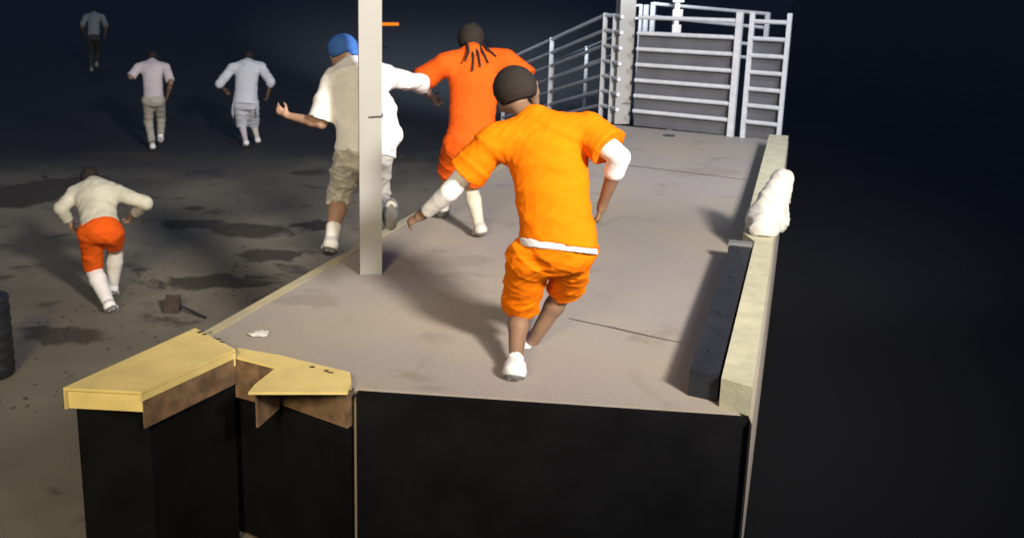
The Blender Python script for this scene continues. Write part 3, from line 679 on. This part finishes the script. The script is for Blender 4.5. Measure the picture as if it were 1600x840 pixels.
# ---- nearest person, bright orange, running away across the dock
J = jj(head=(801, 143, 5.56), neck=(836, 192, 5.40), chest=(856, 240, 5.32), pelvis=(870, 372, 5.16),
       shL=(772, 222, 5.42), elL=(702, 300, 5.50), wrL=(661, 336, 5.66),
       shR=(920, 205, 5.26), elR=(968, 246, 5.10), wrR=(942, 318, 5.22),
       hipL=(827, 402, 5.22), knL=(812, 482, 5.44), anL=(805, 570, 5.10), toL=(800, 588, 5.26),
       hipR=(892, 392, 5.16), knR=(884, 448, 5.50), anR=(829, 538, 5.56), toR=(828, 549, 5.76), up=V3((-0.15, 0.1, 1)))
J['thL'] = V3((0.2, 0.6, 1)); J['hdL'] = V3((-0.8, 0.45, -0.5)); J['hdR'] = V3((-0.15, 0.25, -0.9)); J['thR'] = V3((-0.3, 1, 0))
person(J, V3((-0.62, 0.78, -0.12)), dict(skin=M['skin_brown'], hair=True, puff=0.03, shirt=M['or_bright'], hem=-0.035, hem_tilt=-0.32, shirt_gap=0.052, wr=0.021, wf=38, cuff=1.35, band_w=0.034, shoe_k=1.35, leg_k=0.98,
       sleeve={'L': 0.62, 'R': 0.66}, under=M['white'], under_span={'L': (0.5, 0.86), 'R': (0.55, 0.34)}, band=M['white'],
       legmat=M['or_bright'], leg_gap=0.040, legs={'L': 1.0, 'R': 1.0}, sock={'L': (M['white'], 0.86), 'R': None}, shoe=M['white']),
       'person in bright orange tee and shorts over white sleeves, running nearest the camera', h=0.0075, seed=11, group='people running from the dock', head_k=1.08)

# ---- second orange person
J = jj(head=(735, 63, 8.16), neck=(738, 86, 8.02), chest=(742, 125, 7.96), pelvis=(735, 212, 7.86),
       shL=(694, 102, 8.0), elL=(655, 128, 8.1), wrL=(676, 152, 8.42),
       shR=(790, 95, 7.92), elR=(832, 132, 7.8), wrR=(838, 168, 8.0),
       hipL=(716, 226, 7.88), knL=(700, 282, 8.15), anL=(694, 322, 8.42), toL=(690, 334, 8.56),
       hipR=(752, 224, 7.86), knR=(736, 294, 8.12), anR=(749, 352, 7.92), toR=(746, 364, 8.10), up=V3((0, 0.1, 1)))
person(J, V3((-0.1, 1, -0.15)), dict(skin=M['skin_tan'], hair=True, puff=0.022, locs=((-0.05, 0.16), (-0.02, 0.24), (0.01, 0.20), (0.04, 0.17), (0.07, 0.12)), shirt=M['or_red'], hem=-0.07, shirt_gap=0.040, wr=0.018, cuff=1.3,
       sleeve={'L': 0.9, 'R': 0.8}, legmat=M['or_red'], leg_gap=0.04, legs={'L': 0.80, 'R': 0.80}, sock={'L': (M['white'], 0.5), 'R': (M['offwhite'], -0.02)}, shoe=M['khaki']),
       'person with dark locks in red-orange shirt and shorts, running behind the nearest one', h=0.010, seed=22, group='people running from the dock', head_k=1.1)

# ---- person with the blue cap behind the post
J = jj(head=(534, 80, 7.64), neck=(550, 106, 7.52), chest=(560, 138, 7.46), pelvis=(567, 228, 7.36),
       shL=(523, 126, 7.50), elL=(503, 193, 7.46), wrL=(451, 181, 7.66),
       shR=(603, 120, 7.50), elR=(656, 130, 7.98), wrR=(668, 140, 8.26),
       hipL=(546, 240, 7.40), knL=(531, 306, 7.62), anL=(518, 376, 7.32), toL=(513, 391, 7.46),
       hipR=(588, 238, 7.36), knR=(588, 312, 7.50), anR=(607, 326, 7.12), toR=(610, 350, 7.04), up=V3((0, 0.1, 1)))
J['hdL'] = V3((-0.8, 0.3, 0.42)); J['thL'] = V3((0.2, 0.1, 1))
c1 = W(612, 195, 7.34)
person(J, V3((-0.75, 0.66, -0.1)), dict(skin=M['skin_tan'], cap=M['blue'], shirt=M['white'], hem=-0.07, shirt_gap=0.050, wr=0.034, wf=34, flare=0.03, hem_tilt=-0.25,
       allcut=True, cuff=1.4, leg_k=1.2, shoe_k=1.3, bulges=((W(603, 175, 7.38), (0.09, 0.09, 0.14)), (W(603, 212, 7.34), (0.13, 0.10, 0.12))), sleeve={'L': 0.92, 'R': 1.3}, legmat=M['khaki'], leg_gap=0.06, legs={'L': 1.25, 'R': 1.2},
       sock={'L': (M['white'], 0.66), 'R': (M['white'], 0.4)}, shoe=M['white']),
       'person in blue cap and loose white shirt stepping off the dock behind the post', h=0.010, seed=33, group='people running from the dock', head_k=1.05)

# ---- person on the yard in white top and orange shorts
J = jj(head=(141, 279, 9.95), neck=(146, 290, 9.68), chest=(150, 308, 9.58), pelvis=(156, 352, 9.34),
       shL=(118, 303, 9.62), elL=(95, 325, 9.5), wrL=(110, 350, 9.62),
       shR=(184, 302, 9.56), elR=(228, 317, 9.46), wrR=(206, 338, 9.70),
       hipL=(141, 364, 9.36), knL=(146, 420, 9.58), anL=(170, 474, 9.22), toL=(178, 488, 9.34),
       hipR=(174, 362, 9.34), knR=(180, 392, 9.72), anR=(176, 446, 9.68), toR=(176, 460, 9.84), up=V3((0, 0.5, 1)))
person(J, V3((-0.05, 1, -0.35)), dict(skin=M['skin_tan'], hair=True, puff=0.016, shirt=M['offwhite'], trunk=0.27, hem=0.0, shirt_gap=0.035, wr=0.018, leg_k=1.35, shoe_k=1.3,
       sleeve={'L': 1.75, 'R': 1.75}, legmat=M['or_red'], leg_gap=0.03, legs={'L': 0.95, 'R': 0.55},
       sock={'L': (M['white'], 0.0), 'R': (M['khaki'], 0.0)}, shoe=M['white']),
       'person in white long-sleeved top, orange shorts and long white sock running on the yard', h=0.011, seed=44, group='people running from the dock', head_k=1.0)

# ---- two runners farther out
J = jj(head=(239, 90, 18.45), neck=(238, 99, 18.2), chest=(238, 112, 18.1), pelvis=(240, 152, 17.9),
       shL=(216, 106, 18.1), elL=(204, 121, 17.95), wrL=(213, 118, 18.25),
       shR=(259, 106, 18.1), elR=(267, 130, 17.9), wrR=(261, 151, 18.1),
       hipL=(232, 157, 17.9), knL=(232, 190, 18.1), anL=(238, 226, 17.8), toL=(238, 231, 17.95),
       hipR=(248, 157, 17.9), knR=(252, 186, 18.3), anR=(251, 212, 17.9), toR=(251, 220, 17.95), up=V3((0, 0.2, 1)))
person(J, V3((0.05, 1, -0.1)), dict(skin=M['skin_brown'], hair=True, shirt=M['mauve'], hem=-0.04, shirt_gap=0.030, wr=0.014,
       sleeve={'L': 0.95, 'R': 0.85}, legmat=M['beige'], legwear='trousers', leg_gap=0.028, legs={'L': 1.9, 'R': 1.9}, shoe=M['white']),
       'person in pale mauve tee and beige trousers, left one of the two middle-distance runners', h=0.013, seed=55, group='people running from the dock')
J = jj(head=(389, 90, 18.65), neck=(388, 99, 18.4), chest=(386, 112, 18.3), pelvis=(384, 155, 18.15),
       shL=(363, 107, 18.3), elL=(343, 131, 18.2), wrL=(352, 142, 18.45),
       shR=(408, 106, 18.3), elR=(423, 128, 18.1), wrR=(418, 149, 18.35),
       hipL=(376, 162, 18.15), knL=(378, 194, 18.35), anL=(384, 221, 18.05), toL=(383, 227, 18.2),
       hipR=(394, 162, 18.15), knR=(396, 192, 18.5), anR=(402, 216, 18.5), toR=(403, 221, 18.65), up=V3((0, 0.2, 1)))
person(J, V3((0.05, 1, -0.1)), dict(skin=M['skin_brown'], hair=True, shirt=M['blueish'], hem=-0.12, shirt_gap=0.060, wr=0.022, flare=0.03,
       sleeve={'L': 1.1, 'R': 1.2}, legmat=M['blueish'], leg_gap=0.045, legs={'L': 1.1, 'R': 1.1}, sock={'L': (M['mauve'], 0.0), 'R': (M['khaki'], 0.0)}, shoe=M['white']),
       'person in loose bluish white top and wide white shorts, right of the two middle-distance runners', h=0.013, seed=66, group='people running from the dock')
# ---- farthest runner
J = jj(head=(148, 17, 31.6), neck=(147, 22, 31.4), chest=(147, 30, 31.2), pelvis=(146, 56, 31.0),
       shL=(134, 27, 31.2), elL=(128, 42, 31.0), wrL=(131, 52, 31.3),
       shR=(160, 27, 31.2), elR=(166, 42, 31.0), wrR=(164, 56, 31.2),
       hipL=(141, 60, 31.0), knL=(142, 84, 31.3), anL=(143, 108, 30.8), toL=(143, 112, 30.95),
       hipR=(152, 60, 31.0), knR=(153, 82, 31.4), anR=(151, 100, 31.0), toR=(151, 105, 31.1), up=V3((0, 0.2, 1)))
person(J, V3((0, 1, -0.1)), dict(skin=M['skin_brown'], hair=True, shirt=M['grey'], hem=-0.03, shirt_gap=0.035, wr=0.014, sleeve={'L': 0.95, 'R': 0.95},
       legmat=M['darkcloth'], legwear='trousers', leg_gap=0.03, legs={'L': 1.85, 'R': 1.85}, shoe=M['beige']),
       'farthest person, dim grey shirt and dark trousers, running away into the dark', h=0.016, seed=77, group='people running from the dock')

# ---- white sack at the right end of the curb
c0 = along(7.42, 0.14)+Vector((0, 0, DECK+0.16))
S = SDF([c0, c0+V3((0.4, 0.5, 0.6))], 0.009, 0.30)
S.cap(c0+V3((0.06, 0.05, 0.06)), c0+V3((0.20, 0.30, 0.08)), 0.11, 0.15, 0.05); S.cap(c0+V3((0.12, 0.16, 0.10)), c0+V3((0.27, 0.28, 0.40)), 0.15, 0.09, 0.06)
S.plane(c0+V3((0, 0, 0.004)), V3((0, 0, -1))); S.wrinkle(0.032, 60, axis=(1.0, 0.5, 0.15), seed=5, stretch=4)
r = empty('laundry_sack', c0); tag(r, 'white cloth sack slumped on the cream curb', 'sack')
S.mesh('bag_cloth', M['sack'], r)
